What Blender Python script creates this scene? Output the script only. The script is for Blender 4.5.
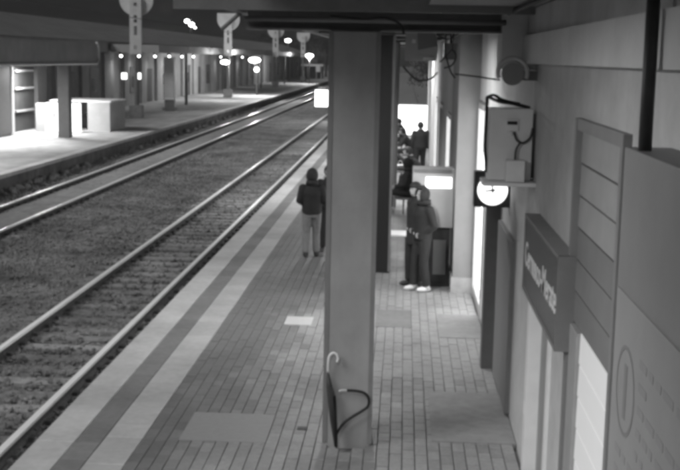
import bpy, bmesh, math, random
from mathutils import Vector, Matrix
random.seed(7)
sc = bpy.context.scene
for o in list(bpy.data.objects): bpy.data.objects.remove(o)

# ------------------------------------------------------------------ camera
PITCH, YAW, ROLL, CAMH, FPX = 0.15310, 0.05289, 0.01903, 3.884, 1150.0
fw = Vector((-math.sin(YAW)*math.cos(PITCH), math.cos(YAW)*math.cos(PITCH), -math.sin(PITCH)))
rt0 = Vector((math.cos(YAW), math.sin(YAW), 0)); up0 = rt0.cross(fw)
rt = math.cos(ROLL)*rt0 + math.sin(ROLL)*up0
up = -math.sin(ROLL)*rt0 + math.cos(ROLL)*up0
cam_d = bpy.data.cameras.new('camera'); cam = bpy.data.objects.new('camera', cam_d)
sc.collection.objects.link(cam)
cam_d.sensor_fit = 'HORIZONTAL'; cam_d.sensor_width = 36.0; cam_d.lens = 36.0*FPX/680.0
cam_d.clip_start = 0.1; cam_d.clip_end = 3000
cam.matrix_world = Matrix(((rt.x, up.x, -fw.x, 0), (rt.y, up.y, -fw.y, 0), (rt.z, up.z, -fw.z, CAMH), (0, 0, 0, 1)))
sc.camera = cam

# ------------------------------------------------------------------ night sky
w = bpy.data.worlds.new('World'); sc.world = w; w.use_nodes = True
nt = w.node_tree; nt.nodes.clear()
sky = nt.nodes.new('ShaderNodeTexSky'); sky.sky_type = 'NISHITA'; sky.sun_disc = False
sky.sun_elevation = math.radians(1.0); sky.sun_rotation = math.radians(200)
bw = nt.nodes.new('ShaderNodeRGBToBW'); bg = nt.nodes.new('ShaderNodeBackground'); wo = nt.nodes.new('ShaderNodeOutputWorld')
bg.inputs['Strength'].default_value = 0.009
nt.links.new(sky.outputs['Color'], bw.inputs[0]); nt.links.new(bw.outputs[0], bg.inputs['Color']); nt.links.new(bg.outputs[0], wo.inputs['Surface'])
sun_d = bpy.data.lights.new('sun', 'SUN'); sun_d.energy = 0.80; sun_d.angle = math.radians(26)   # diffuse glow of the yard lighting and night sky
sun = bpy.data.objects.new('sun', sun_d); sc.collection.objects.link(sun)
sun.rotation_euler = Vector((.62, .42, -.66)).to_track_quat('-Z', 'Y').to_euler()
sc.view_settings.view_transform = 'Standard'; sc.view_settings.look = 'None'
sc.view_settings.exposure = 1.0; sc.view_settings.gamma = 1.0
sc.render.engine = 'CYCLES'
sc.cycles.use_denoising = True
sc.cycles.pixel_filter_type = 'BLACKMAN_HARRIS'; sc.cycles.filter_width = 4.0
sc.cycles.max_bounces = 5; sc.cycles.diffuse_bounces = 3; sc.cycles.glossy_bounces = 2
sc.cycles.sample_clamp_indirect = 3.0; sc.cycles.sample_clamp_direct = 0

# ------------------------------------------------------------------ pixel -> place
def ray(u, v): return fw + (u-340)/FPX*rt - (v-235)/FPX*up
C0 = Vector((0, 0, CAMH))
def at_z(u, v, z): d = ray(u, v); return C0 + d*((z-CAMH)/d.z)
def at_x(u, v, x): d = ray(u, v); return C0 + d*(x/d.x)
def at_y(u, v, y): d = ray(u, v); return C0 + d*(y/d.y)

# ------------------------------------------------------------------ materials
MATS = {}
def mat(name, g, rough=0.8, metal=0.0, var=0.15, scale=6.0, bump=0.0, bscale=60.0, spec=0.3, stretch=None, dirt=0.0):
    if name in MATS: return MATS[name]
    m = bpy.data.materials.new(name); m.use_nodes = True; n = m.node_tree; N = n.nodes
    b = N['Principled BSDF']
    b.inputs['Roughness'].default_value = rough; b.inputs['Metallic'].default_value = metal
    b.inputs['Specular IOR Level'].default_value = spec
    tc = N.new('ShaderNodeTexCoord'); geo = N.new('ShaderNodeNewGeometry')
    mp = N.new('ShaderNodeMapping'); n.links.new(geo.outputs['Position'], mp.inputs['Vector'])
    if stretch: mp.inputs['Scale'].default_value = stretch
    nz = N.new('ShaderNodeTexNoise'); nz.inputs['Scale'].default_value = scale; nz.inputs['Detail'].default_value = 6; nz.inputs['Roughness'].default_value = 0.62
    n.links.new(mp.outputs[0], nz.inputs['Vector'])
    rp = N.new('ShaderNodeMapRange'); rp.inputs['From Min'].default_value = 0.28; rp.inputs['From Max'].default_value = 0.72
    rp.inputs['To Min'].default_value = g*(1-var); rp.inputs['To Max'].default_value = g*(1+var)
    n.links.new(nz.outputs['Fac'], rp.inputs['Value'])
    oi = N.new('ShaderNodeObjectInfo')
    mr = N.new('ShaderNodeMapRange'); mr.inputs['To Min'].default_value = 1-var*0.8; mr.inputs['To Max'].default_value = 1+var*0.8
    n.links.new(oi.outputs['Random'], mr.inputs['Value'])
    mu = N.new('ShaderNodeMath'); mu.operation = 'MULTIPLY'
    n.links.new(rp.outputs[0], mu.inputs[0]); n.links.new(mr.outputs[0], mu.inputs[1])
    last = mu.outputs[0]
    if dirt:
        n2 = N.new('ShaderNodeTexNoise'); n2.inputs['Scale'].default_value = 0.7; n2.inputs['Detail'].default_value = 8; n2.inputs['Roughness'].default_value = 0.7
        n.links.new(geo.outputs['Position'], n2.inputs['Vector'])
        r2 = N.new('ShaderNodeMapRange'); r2.inputs['From Min'].default_value = 0.4; r2.inputs['From Max'].default_value = 0.66
        r2.inputs['To Min'].default_value = 1.0; r2.inputs['To Max'].default_value = 1-dirt
        n.links.new(n2.outputs['Fac'], r2.inputs['Value'])
        m2 = N.new('ShaderNodeMath'); m2.operation = 'MULTIPLY'
        n.links.new(last, m2.inputs[0]); n.links.new(r2.outputs[0], m2.inputs[1]); last = m2.outputs[0]
    n.links.new(last, b.inputs['Base Color'])
    if bump:
        n3 = N.new('ShaderNodeTexNoise'); n3.inputs['Scale'].default_value = bscale; n3.inputs['Detail'].default_value = 4
        n.links.new(geo.outputs['Position'], n3.inputs['Vector'])
        bp = N.new('ShaderNodeBump'); bp.inputs['Strength'].default_value = bump; bp.inputs['Distance'].default_value = 0.01
        n.links.new(n3.outputs['Fac'], bp.inputs['Height']); n.links.new(bp.outputs[0], b.inputs['Normal'])
    MATS[name] = m; return m
def glow(name, s, base=0.8):
    if name in MATS: return MATS[name]
    m = mat(name, base, 0.5, var=0.02)
    b = m.node_tree.nodes['Principled BSDF']; b.inputs['Emission Color'].default_value = (1, 1, 1, 1); b.inputs['Emission Strength'].default_value = s
    return m

M_PAVE = mat('concrete_paver', 0.29, 0.55, var=0.16, scale=22, bump=0.25, bscale=140, dirt=0.36)
M_PAVED = mat('dark_paver', 0.175, 0.55, var=0.14, scale=20, bump=0.25, bscale=140, dirt=0.25)
M_PAVEM = mat('grey_paver', 0.235, 0.55, var=0.14, scale=20, bump=0.25, bscale=140, dirt=0.25)
M_BED = mat('mortar_bed', 0.235, 0.9, var=0.2, scale=14, bump=0.3, dirt=0.2)
M_EDGE = mat('white_edge_stone', 0.56, 0.6, var=0.10, scale=10, bump=0.15, dirt=0.28)
M_TACT = mat('pale_tactile_tile', 0.46, 0.65, var=0.10, scale=12, bump=0.2, dirt=0.25)
M_STRIP = mat('grey_strip_tile', 0.22, 0.7, var=0.12, scale=12, bump=0.2, dirt=0.25)
M_PATCH = mat('concrete_patch', 0.25, 0.8, var=0.15, scale=7, bump=0.25, dirt=0.25)
M_HATCH = mat('hatch_plate', 0.27, 0.55, var=0.08, scale=16, bump=0.15)
M_HATCHB = mat('pale_hatch_plate', 0.55, 0.4, var=0.06, scale=16)
M_FARP = mat('far_platform_concrete', 0.48, 0.8, var=0.22, scale=1.2, dirt=0.35, stretch=(1, .35, 1))
M_FACE = mat('platform_face', 0.14, 0.9, var=0.35, scale=2.5, bump=0.5, bscale=14, dirt=0.4)
M_BALL = mat('ballast', 0.23, 0.95, var=0.42, scale=9, bump=0.8, bscale=30, dirt=0.62)
M_STONE = mat('ballast_stone', 0.25, 0.9, var=0.5, scale=13, dirt=0.6)
M_GROUND = mat('earth', 0.12, 0.95, var=0.3, scale=0.6)
M_SLEEP = mat('sleeper_concrete', 0.28, 0.85, var=0.35, scale=9, bump=0.3, dirt=0.35)
M_RAILTOP = mat('rail_head_steel', 0.93, 0.3, metal=0.0, var=0.06, scale=5, stretch=(1, .2, 1))
M_RAIL = mat('rail_rust', 0.09, 0.8, var=0.3, scale=20)
M_FSLAB = mat('pale_ballast_fines', 0.34, 0.9, var=0.2, scale=5, bump=0.5, bscale=30, dirt=0.25)
M_COL = mat('column_paint', 0.31, 0.6, var=0.10, scale=2.0, stretch=(2, 2, .5), bump=0.08, bscale=30, dirt=0.22)
M_COLSHADE = mat('shaded_column_paint', 0.02, 0.6, var=0.1, scale=2)  # column paint darkened to carry the front column's shade
M_GUARD = mat('corner_guard_steel', 0.20, 0.5, var=0.1, scale=5)
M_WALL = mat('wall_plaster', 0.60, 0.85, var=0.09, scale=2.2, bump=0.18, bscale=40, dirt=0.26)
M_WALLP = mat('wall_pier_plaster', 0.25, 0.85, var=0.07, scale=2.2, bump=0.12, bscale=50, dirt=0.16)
M_WALL2 = mat('wall_plaster_pale', 0.66, 0.85, var=0.07, scale=2.2, bump=0.12, bscale=50, dirt=0.16)
M_PLINTH = mat('plinth_stone', 0.34, 0.8, var=0.14, scale=6, dirt=0.2)
M_DARK = mat('dark_painted_metal', 0.045, 0.5, var=0.2, scale=7)
M_JAMB = mat('brown_jamb', 0.11, 0.6, var=0.1, scale=5)
M_GREYM = mat('grey_painted_metal', 0.22, 0.5, var=0.08, scale=6, dirt=0.1)
M_PALEM = mat('pale_painted_metal', 0.50, 0.5, var=0.06, scale=6, dirt=0.12)
M_WHITE = mat('white_paint', 0.78, 0.5, var=0.05, scale=6)
M_CEIL = mat('canopy_soffit', 0.38, 0.8, var=0.12, scale=2.0, dirt=0.25)
M_BEAM = mat('canopy_beam_steel', 0.22, 0.55, var=0.12, scale=5, dirt=0.2)
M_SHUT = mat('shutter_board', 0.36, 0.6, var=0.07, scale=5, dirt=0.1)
M_SHUTSHADE = mat('shadowed_shutter_board', 0.22, 0.6, var=0.07, scale=5, dirt=0.1)
M_SIGN = mat('sign_blue_enamel', 0.085, 0.35, var=0.05, scale=4)
M_BOARD = mat('notice_cabinet', 0.23, 0.5, var=0.06, scale=3, dirt=0.1)
M_POST = mat('poster_paper', 0.29, 0.6, var=0.06, scale=3)
M_INK = mat('poster_ink', 0.21, 0.7, var=0.05)
M_INKF = mat('faded_ink', 0.25, 0.7, var=0.05)
M_BLACK = mat('black_rubber', 0.018, 0.6, var=0.2)
M_GLASS = mat('dark_glass', 0.03, 0.12, var=0.1, spec=0.6)
M_ROOF = mat('far_roof', 0.23, 0.8, var=0.12, scale=0.6, stretch=(1, .15, 1), dirt=0.2)
M_SHEL = mat('shelter_sheet', 0.40, 0.7, var=0.1, scale=1, dirt=0.2)
M_FWALL = mat('far_wall', 0.32, 0.85, var=0.15, scale=1.0, dirt=0.25)
M_FPIL = mat('far_pilaster', 0.42, 0.85, var=0.1, scale=1.5, dirt=0.15)
M_MAST = mat('mast_paint', 0.68, 0.6, var=0.08, scale=2)
M_FPS = mat('far_pier_plaster', 0.30, 0.85, var=0.12, scale=1.5, dirt=0.15)
M_FDARK = mat('far_shutter', 0.06, 0.7, var=0.2, scale=2)
M_LEAF = mat('leaf', 0.07, 0.7, var=0.35, scale=1.5)
M_BARK = mat('bark', 0.07, 0.9, var=0.3, scale=8)
M_SKIN = mat('skin', 0.42, 0.6, var=0.05, scale=20)
M_HAIR = mat('dark_hair', 0.02, 0.6, var=0.3, scale=60)
M_JKT = mat('dark_jacket', 0.026, 0.75, var=0.25, scale=12, bump=0.3, bscale=25)
M_JKT2 = mat('charcoal_hooded_jacket', 0.024, 0.8, var=0.2, scale=12, bump=0.3, bscale=25)
M_JKTB = mat('black_coat', 0.022, 0.8, var=0.25, scale=12, bump=0.3, bscale=25)
M_JEAN = mat('pale_jeans', 0.23, 0.85, var=0.15, scale=14, bump=0.2)
M_TROU = mat('dark_trousers', 0.028, 0.85, var=0.2, scale=14, bump=0.2)
M_TROU2 = mat('black_trousers', 0.022, 0.85, var=0.2, scale=14, bump=0.2)
M_SHOE = mat('white_shoe', 0.70, 0.6, var=0.06)
M_SHOED = mat('dark_shoe', 0.05, 0.5, var=0.1)
M_LIT = glow('lit_white_panel', 1.6)
M_LITD = glow('lit_door_glass', 1.7)
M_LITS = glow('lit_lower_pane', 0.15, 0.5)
M_LAMP = glow('lamp_lens', 9.0)
M_LAMPS = glow('small_lamp_lens', 3.0)
M_CLOCK = glow('clock_face_lit', 1.05)
M_KIOSK = glow('glowing_parapet_panel', 0.95)  # emission stands in for lamp light inside the parapet

# ------------------------------------------------------------------ mesh helpers
class MB:
    def __init__(s): s.bm = bmesh.new()
    def box(s, x0, x1, y0, y1, z0, z1):
        vs = [s.bm.verts.new((x, y, z)) for x in (x0, x1) for y in (y0, y1) for z in (z0, z1)]
        for f in ((0, 1, 3, 2), (4, 6, 7, 5), (0, 4, 5, 1), (2, 3, 7, 6), (0, 2, 6, 4), (1, 5, 7, 3)): s.bm.faces.new([vs[i] for i in f])
        return s
    def tube(s, pts, rad, seg=8, cap=True):
        pts = [Vector(p) for p in pts]
        if not hasattr(rad, '__len__'): rad = [rad]*len(pts)
        rings = []; ref = None
        for i, p in enumerate(pts):
            t = (pts[min(i+1, len(pts)-1)]-pts[max(i-1, 0)]).normalized()
            if ref is None:
                ref = Vector((0, 0, 1)) if abs(t.z) < .9 else Vector((1, 0, 0))
            a = t.cross(ref).normalized(); b = a.cross(t).normalized(); ref = b
            r = rad[i]; ra, rb = r if hasattr(r, '__len__') else (r, r)
            rings.append([s.bm.verts.new(p + a*math.cos(k*2*math.pi/seg)*ra + b*math.sin(k*2*math.pi/seg)*rb) for k in range(seg)])
        for q, r in zip(rings, rings[1:]):
            for k in range(seg): s.bm.faces.new((q[k], q[(k+1) % seg], r[(k+1) % seg], r[k]))
        if cap: s.bm.faces.new(rings[0][::-1]); s.bm.faces.new(rings[-1])
        return s
    def loft(s, rings):      # rings: (center, rx, ry) horizontal ellipses
        seg = 16; R = []
        for c, rx, ry in rings:
            R.append([s.bm.verts.new((c[0]+rx*math.cos(k*2*math.pi/seg), c[1]+ry*math.sin(k*2*math.pi/seg), c[2])) for k in range(seg)])
        for q, r in zip(R, R[1:]):
            for k in range(seg): s.bm.faces.new((q[k], q[(k+1) % seg], r[(k+1) % seg], r[k]))
        s.bm.faces.new(R[0][::-1]); s.bm.faces.new(R[-1]); return s
    def prism(s, poly, axis, a0, a1):   # poly in the two other axes, in order
        def P(p, a):
            return {'x': (a, p[0], p[1]), 'y': (p[0], a, p[1]), 'z': (p[0], p[1], a)}[axis]
        A = [s.bm.verts.new(P(p, a0)) for p in poly]; B = [s.bm.verts.new(P(p, a1)) for p in poly]
        s.bm.faces.new(A); s.bm.faces.new(B[::-1]); n = len(poly)
        for i in range(n): s.bm.faces.new((A[i], B[i], B[(i+1) % n], A[(i+1) % n]))
        return s
    def ball(s, c, r, u=14, v=10):
        rx, ry, rz = r if hasattr(r, '__len__') else (r, r, r)
        bmesh.ops.create_uvsphere(s.bm, u_segments=u, v_segments=v, radius=1, matrix=Matrix.Translation(c) @ Matrix.Diagonal((rx, ry, rz, 1)))
        return s
    def build(s, name, m, parent=None, bevel=0.0, smooth=False, local=False):
        if bevel:
            bmesh.ops.bevel(s.bm, geom=list(s.bm.edges), offset=bevel, segments=2, affect='EDGES', profile=0.5)
        bmesh.ops.recalc_face_normals(s.bm, faces=list(s.bm.faces))
        me = bpy.data.meshes.new(name); s.bm.to_mesh(me); s.bm.free()
        return link(name, me, m, parent, smooth, local)
def root_of(o):
    v = Vector((0, 0, 0))
    while o: v += o.location; o = o.parent
    return v
def link(name, me, m, parent=None, smooth=False, local=False):
    if parent is not None and not local: me.transform(Matrix.Translation(-root_of(parent)))
    me.materials.clear(); me.materials.append(m)
    if smooth:
        for p in me.polygons: p.use_smooth = True
    o = bpy.data.objects.new(name, me); sc.collection.objects.link(o)
    if parent is not None: o.parent = parent
    return o
def tag(o, label=None, cat=None, group=None, kind=None):
    if label: o['label'] = label
    if cat: o['category'] = cat
    if group: o['group'] = group
    if kind: o['kind'] = kind
    return o
def thing(name, label, cat, loc=(0, 0, 0), group=None):
    o = bpy.data.objects.new(name, None); o.empty_display_size = 0.2; sc.collection.objects.link(o); o.location = loc
    return tag(o, label, cat, group)
def piece(name, me, loc, parent, rz=0):
    o = bpy.data.objects.new(name, me); sc.collection.objects.link(o); o.parent = parent
    o.location = Vector(loc)-root_of(parent); o.rotation_euler = (0, 0, rz); return o
def box_mesh(name, sx, sy, sz, m, bevel=0.0):
    b = MB().box(-sx/2, sx/2, -sy/2, sy/2, -sz, 0)
    if bevel: bmesh.ops.bevel(b.bm, geom=[e for e in b.bm.edges if all(v.co.z > -1e-6 for v in e.verts)], offset=bevel, segments=1, affect='EDGES')
    me = bpy.data.meshes.new(name); bmesh.ops.recalc_face_normals(b.bm, faces=list(b.bm.faces)); b.bm.to_mesh(me); b.bm.free(); me.materials.append(m); return me
def area(parent, loc, power, sx, sy, rot=(0, 0, 0), name='lamp_light', spread=180):
    d = bpy.data.lights.new(name, 'AREA'); d.shape = 'RECTANGLE'; d.size = sx; d.size_y = sy; d.energy = power; d.spread = math.radians(spread)
    o = bpy.data.objects.new(name, d); sc.collection.objects.link(o); o.parent = parent; o.location = Vector(loc)-root_of(parent); o.rotation_euler = rot; return o

# ------------------------------------------------------------------ ground, platforms, tracks
tag(MB().box(-260, 260, -60, 700, -1.2, -0.80).build('ground', M_GROUND), kind='structure')

# ballast bed: uneven sheet
def ballast_z(x, y):
    z = -0.525 + 0.014*math.sin(x*1.3+y*.21) + random.uniform(-.026, .026)
    return z - .015 if abs(x+4.97) < .72 else z
def grid(xs, ys):
    vs = [(x+random.uniform(-.02, .02), y, ballast_z(x, y)) for y in ys for x in xs]; n = len(xs)
    fs = [(j*n+i, j*n+i+1, (j+1)*n+i+1, (j+1)*n+i) for j in range(len(ys)-1) for i in range(n-1)]
    return vs, fs
ys = []; y = 5.0
while y < 300: ys.append(y); y += .11 if y < 32 else (.3 if y < 70 else 2.0)
xs = [-12.55+i*(8.95/76) for i in range(77)]
v, f = grid(xs, ys); me = bpy.data.meshes.new('ballast'); me.from_pydata(v, [], f)
tag(link('ballast_bed', me, M_BALL, smooth=False), kind='structure')
# loose stones on it
bm = bmesh.new()
base = [Vector(p) for p in ((1, 0, 0), (-1, 0, 0), (0, 1, 0), (0, -1, 0), (0, 0, 1), (0, 0, -1))]
faces = ((0, 2, 4), (2, 1, 4), (1, 3, 4), (3, 0, 4), (2, 0, 5), (1, 2, 5), (3, 1, 5), (0, 3, 5))
vv, ff = [], []
for i in range(26000):
    yy = 8 + 44*random.random()**1.5; xx = random.uniform(-12.4, -3.75)
    if yy < 22 and xx < -9: continue
    r = random.uniform(.022, .055); R = Matrix.Rotation(random.uniform(0, 6.28), 3, Vector((random.random()-.5, random.random()-.5, random.random()-.5)))
    c = Vector((xx, yy, -0.52+random.uniform(0, .03))); k = len(vv)
    sx = [random.uniform(.6, 1.4) for _ in range(3)]
    for b in base: vv.append(c + R @ Vector((b.x*r*sx[0], b.y*r*sx[1], b.z*r*sx[2])))
    ff += [tuple(k+j for j in t) for t in faces]
me = bpy.data.meshes.new('stones'); me.from_pydata(vv, [], ff)
so = link('ballast_stones', me, M_STONE); tag(so, 'loose grey ballast stones between and beside the rails', 'gravel', kind='stuff')

def rail_profile(x, z):   # foot, web, head
    return [(x-.07, z-.15), (x+.07, z-.15), (x+.07, z-.138), (x+.012, z-.12), (x+.012, z-.045), (x+.034, z-.036), (x+.034, z-.034), (x-.034, z-.034), (x-.034, z-.036), (x-.012, z-.045), (x-.012, z-.12), (x-.07, z-.138)]
def track(name, label, xc, y0, sleeper_to):
    t = thing(name, label, 'railway track', (xc, 20, -.5))
    for s in (-1, 1):
        x = xc + s*.75
        b = MB().prism(rail_profile(x, -.35), 'y', -6, 320); r = b.build('rail', M_RAIL, t)
        MB().box(x-.043, x+.043, -6, 320, -.383, -.346).build('running_surface', M_RAILTOP, r)
    sm = box_mesh('sleeper', 2.4, .25, .16, M_SLEEP, .025)
    cl = MB()
    for s in (-1, 1):
        for q in (-.1, .1): cl.box(s*.75+q-.035, s*.75+q+.035, -.06, .06, 0, .05)
    bmesh.ops.recalc_face_normals(cl.bm, faces=list(cl.bm.faces)); cm = bpy.data.meshes.new('fastening'); cl.bm.to_mesh(cm); cl.bm.free(); cm.materials.append(M_RAIL)
    yy = y0
    while yy < sleeper_to:
        p = piece('sleeper', sm, (xc+random.uniform(-.01, .01), yy+random.uniform(-.015, .015), -.492+random.uniform(-.008, .004)), t, random.uniform(-.004, .004))
        if yy < 60:
            c = bpy.data.objects.new('fastening', cm); c['kind'] = 'stuff'; sc.collection.objects.link(c); c.parent = p
        yy += .6
    return t
track('railway_track', 'near railway track beside the paved platform with two bright rails', -4.97, 8.2, 80)
ft = track('railway_track', 'far railway track with pale fines between its rails by the opposite platform', -10.3, 20.3, 100)
# pale fines spilled between the far rails
xs2 = [-10.3-.6+i*.1 for i in range(13)]; ys2 = [18+i*.35 for i in range(500)]
vs = [(x, y, -.452 + random.uniform(-.014, .014) - .03*abs((x+10.3)/.6)**3) for y in ys2 for x in xs2]; n = 13
me = bpy.data.meshes.new('fines'); me.from_pydata(vs, [], [(j*n+i, j*n+i+1, (j+1)*n+i+1, (j+1)*n+i) for j in range(499) for i in range(12)])
tag(link('gravel_fines', me, M_FSLAB), 'pale gravel fines lying between the rails of the far track', 'gravel', kind='stuff')

# near platform
np_ = tag(MB().box(-3.5, 6, -8, 320, -.9, -.055).build('platform', M_BED), kind='structure')
tag(MB().box(-3.53, -3.502, -8, 320, -.9, -.06).build('platform_face', M_FACE, np_))
def row_of(name, m, x0, x1, L, y0, y1, th=.055, gap=.008, rnd=.003, bev=.006):
    me = box_mesh(name, x1-x0-gap, L-gap, th, m, bev); yy = y0
    while yy < y1:
        piece(name, me, ((x0+x1)/2, yy+L/2, random.uniform(-rnd, 0)), np_); yy += L
def strip_sheet(x0, x1, y0, y1, m, name): tag(MB().box(x0, x1, y0, y1, -.055, -.002).build(name, m, np_))
row_of('edge_stone', M_EDGE, -3.63, -3.23, 1.0, 8, 70, th=.12)
row_of('strip_tile', M_STRIP, -3.23, -2.96, .5, 8, 40)
row_of('tactile_tile', M_TACT, -2.96, -2.57, .4, 8, 44)
tag(MB().box(-3.63, -3.24, 70.01, 320, -.12, -.002).build('edge_kerb', M_EDGE, np_))
strip_sheet(-3.22, -2.97, 40.05, 320, M_STRIP, 'strip_band'); strip_sheet(-2.95, -2.58, 44.05, 320, M_TACT, 'tactile_band')
# holes for the hatches so that no paver crosses them
HATCH = [(-2.2, -1.31, 11.17, 12.1), (-1.67, -1.27, 16.4, 16.93), (-.33, .2, 16.45, 17.6), (.6, 1.22, 15.9, 17.4), (.38, 1.24, 11.4, 13.2), (-.75, -.2, 10.98, 11.72)]
PW, PL = .126, .252
def hits(x, y):
    return any(a+PW/2 < x < b-PW/2 and c+PL/2 < y < d-PL/2 for a, b, c, d in HATCH)
pm = box_mesh('paver', PW-.006, PL-.006, .055, M_PAVE, .005); pmd = box_mesh('paver', PW-.006, PL-.006, .055, M_PAVED, .005); pmm = box_mesh('paver', PW-.006, PL-.006, .055, M_PAVEM, .005)
cells = []
i = 0; x = -2.57+PW/2
while x < 1.2:
    yy = 8.6 + (PL/2 if i % 2 else 0)
    while yy < 34:
        if not hits(x, yy): cells.append((x, yy, i))
        yy += PL
    x += PW; i += 1
def tone(x, y):
    e = (x + 2.0) if y < 12.2 else (x + 1.7 if y < 17.5 else x + 1.2)
    e += .1*math.sin(y*1.9) + random.uniform(-.2, .2)
    return 2 if e < -.12 else (1 if e < .25 else 0)
def in_view(x, y):
    d = Vector((x, y, 0))-C0; D = d.dot(fw); u = 340+FPX*d.dot(rt)/D; vv_ = 235-FPX*d.dot(up)/D
    return -5 < u < 685 and vv_ < 475 and not (320 < u < 372 and vv_ < 442), D
near = sorted([(in_view(x, y)[1], x, y) for x, y, _ in cells if in_view(x, y)[0]])
pick = set((x, y) for _, x, y in near[:300])
rest = {0: MB(), 1: MB(), 2: MB()}
for x, y, _ in cells:
    dz = random.uniform(-.004, 0)
    if (x, y) in pick: piece('paver', (pm, pmm, pmd)[tone(x, y)], (x, y, dz), np_)
    else: rest[tone(x, y)].box(x-PW/2+.003, x+PW/2-.003, y-PL/2+.003, y+PL/2-.003, -.055, dz)
for k, m in ((0, M_PAVE), (1, M_PAVEM), (2, M_PAVED)):
    o = rest[k].build('paving_field', m, np_); o['kind'] = 'stuff'
b = MB(); b.box(-2.56, -1.3, 34.1, 320, -.055, -.003); b.build('paving_band', M_PAVED, np_)
b = MB(); b.box(-1.295, 1.2, 34.1, 320, -.055, -.003); b.build('paving_band', M_PAVE, np_)
def hatch(k, m, z=.004, inset=.0):
    a, b_, c, d = HATCH[k]; return MB().box(a+inset, b_-inset, c+inset, d-inset, -.05, z)
tag(hatch(0, 0).build('access_hatch', M_HATCH, bevel=.004), 'large plain rectangular hatch plate in paving left of front column', 'hatch')
tag(hatch(1, 0).build('access_hatch', M_HATCHB, bevel=.004), 'small bright white rectangular hatch plate left of front column', 'hatch')
tag(hatch(2, 0).build('access_hatch', M_STRIP, bevel=.004), 'dark rectangular hatch cover just behind front column, near hooded person', 'hatch')
hatch(3, 0).build('concrete_patch', M_PATCH, np_); hatch(4, 0).build('concrete_patch', M_PATCH, np_)
tag(MB().box(-1.03, -.93, 11.62, 11.71, .001, .010).build('drain_cover', M_DARK, bevel=.003), 'tiny dark slot cover in pavers left of front column base', 'drain cover')

# far platform
fp = tag(MB().box(-30, -12.75, 18, 330, -.9, -.01).build('far_platform', M_FARP), kind='structure')
MB().box(-12.749, -12.70, 18, 330, -.9, -.10).build('platform_face', M_FACE, fp)
em = box_mesh('edge_stone', .35, 1.97, .12, M_EDGE, .01); yy = 19.
while yy < 140: piece('edge_stone', em, (-12.80, yy, .012), fp); yy += 2.0
# weeds / rubble heaps against the far platform face
b = MB()
for i in range(240):
    yy = 24+75*random.random()**1.4; x = -12.45+random.uniform(-.2, .3); r = random.uniform(.05, .17)
    b.ball((x, yy, -.55+r*.4), (r, r*1.2, r*.8), 6, 4)
for vtx in b.bm.verts: vtx.co += Vector([random.uniform(-.03, .03) for _ in range(3)])
tag(b.build('rubble', M_FSLAB), 'lumpy rubble heaped along the foot of the far platform face', 'rubble', kind='stuff')

# ------------------------------------------------------------------ station building on the right
X1, X2 = 1.25, .90
sb = thing('station_building', 'grey plastered station building along the right side of the platform', 'building', (X1+.2, 10, 0))
W = lambda *a, m=M_WALL, n='wall', p=sb, **k: MB().box(*a).build(n, m, p, **k)
W(X1, X1+.3, -4, 6.35, -.05, 5)                       # beside the camera
W(X1, X1+.3, 8.15, 9.15, -.05, 5); W(X1, X1+.3, 10.75, 17.2, -.05, 5)
W(X1, X1+.3, 6.35, 8.15, 3.5, 5); W(X1, X1+.3, 9.15, 10.75, 2.3, 5)
W(X1, X1+.3, 17.2, 19.12, 3.25, 5)
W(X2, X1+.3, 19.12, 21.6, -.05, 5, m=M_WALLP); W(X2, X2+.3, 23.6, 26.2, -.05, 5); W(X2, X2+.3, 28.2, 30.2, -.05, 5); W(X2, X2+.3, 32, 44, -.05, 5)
for a in ((21.6, 23.6), (26.2, 28.2), (30.2, 32)): W(X2, X2+.3, a[0], a[1], 2.9, 5)
W(X1+.25, 2.9, -4, 44, -.05, 5.0, n='rear_wall')
W(X2-.03, X1+.2, 19.09, 21.59, -.05, .26, m=M_PLINTH, n='plinth')
W(X2-.03, X2+.2, 23.6, 26.2, -.05, .26, m=M_PLINTH, n='plinth'); W(X2-.03, X2+.2, 32, 43.9, -.05, .26, m=M_PLINTH, n='plinth')
# boxed cornice high on the wall and the stepped block at its end
W(1.12, X1+.02, -3, 11.2, 3.86, 4.12, m=M_WALL2, n='cornice'); W(1.16, X1+.02, -3, 11.15, 4.121, 4.36, m=M_WALL, n='cornice_upper')
W(.92, X1+.02, 11.2, 11.75, 3.80, 4.36, m=M_WALL2, n='cornice_end')
# doors seen along the wall: lit doorway before the step
def doorway(x, y0, y1, h, glass, nm):
    d = MB().box(x+.08, x+.11, y0+.09, y1-.09, .12, h-.09).build(nm, glass, sb)
    fm = MB(); fm.box(x-.02, x+.14, y0, y0+.09, -.05, h); fm.box(x-.02, x+.14, y1-.09, y1, -.05, h); fm.box(x-.02, x+.14, y0+.09, y1-.09, h-.09, h); fm.box(x, x+.13, y0+.09, y1-.09, -.05, .12)
    fm.box(x+.04, x+.13, (y0+y1)/2-.03, (y0+y1)/2+.03, .12, h-.09)
    fm.build('door_frame', M_PALEM, d)
doorway(X1, 17.2, 19.12, 3.2, M_LITD, 'lit_doorway')
doorway(X2, 21.6, 23.6, 2.85, M_LITD, 'lit_doorway')
doorway(X2, 26.2, 28.2, 2.85, M_GLASS, 'dark_doorway')
doorway(X2, 30.2, 32, 2.85, M_LITD, 'lit_doorway')
# door below the name sign
d = MB().box(X1+.10, X1+.14, 9.25, 10.65, 0, 2.2).build('door', M_SHUT, sb)
fm = MB(); fm.box(X1-.025, X1+.16, 10.62, 10.75, -.05, 2.3); fm.box(X1-.025, X1+.16, 9.15, 9.25, -.05, 2.3); fm.box(X1-.02, X1+.16, 9.25, 10.62, 2.2, 2.3); fm.build('door_frame', M_WHITE, d)
MB().box(X1+.07, X1+.1, 9.32, 9.42, .06, 2.15).build('side_light', M_LITD, d)
MB().box(X1-.029, X1-.001, 10.655, 10.74, .55, .67).build('plate', M_WHITE, d)
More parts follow.
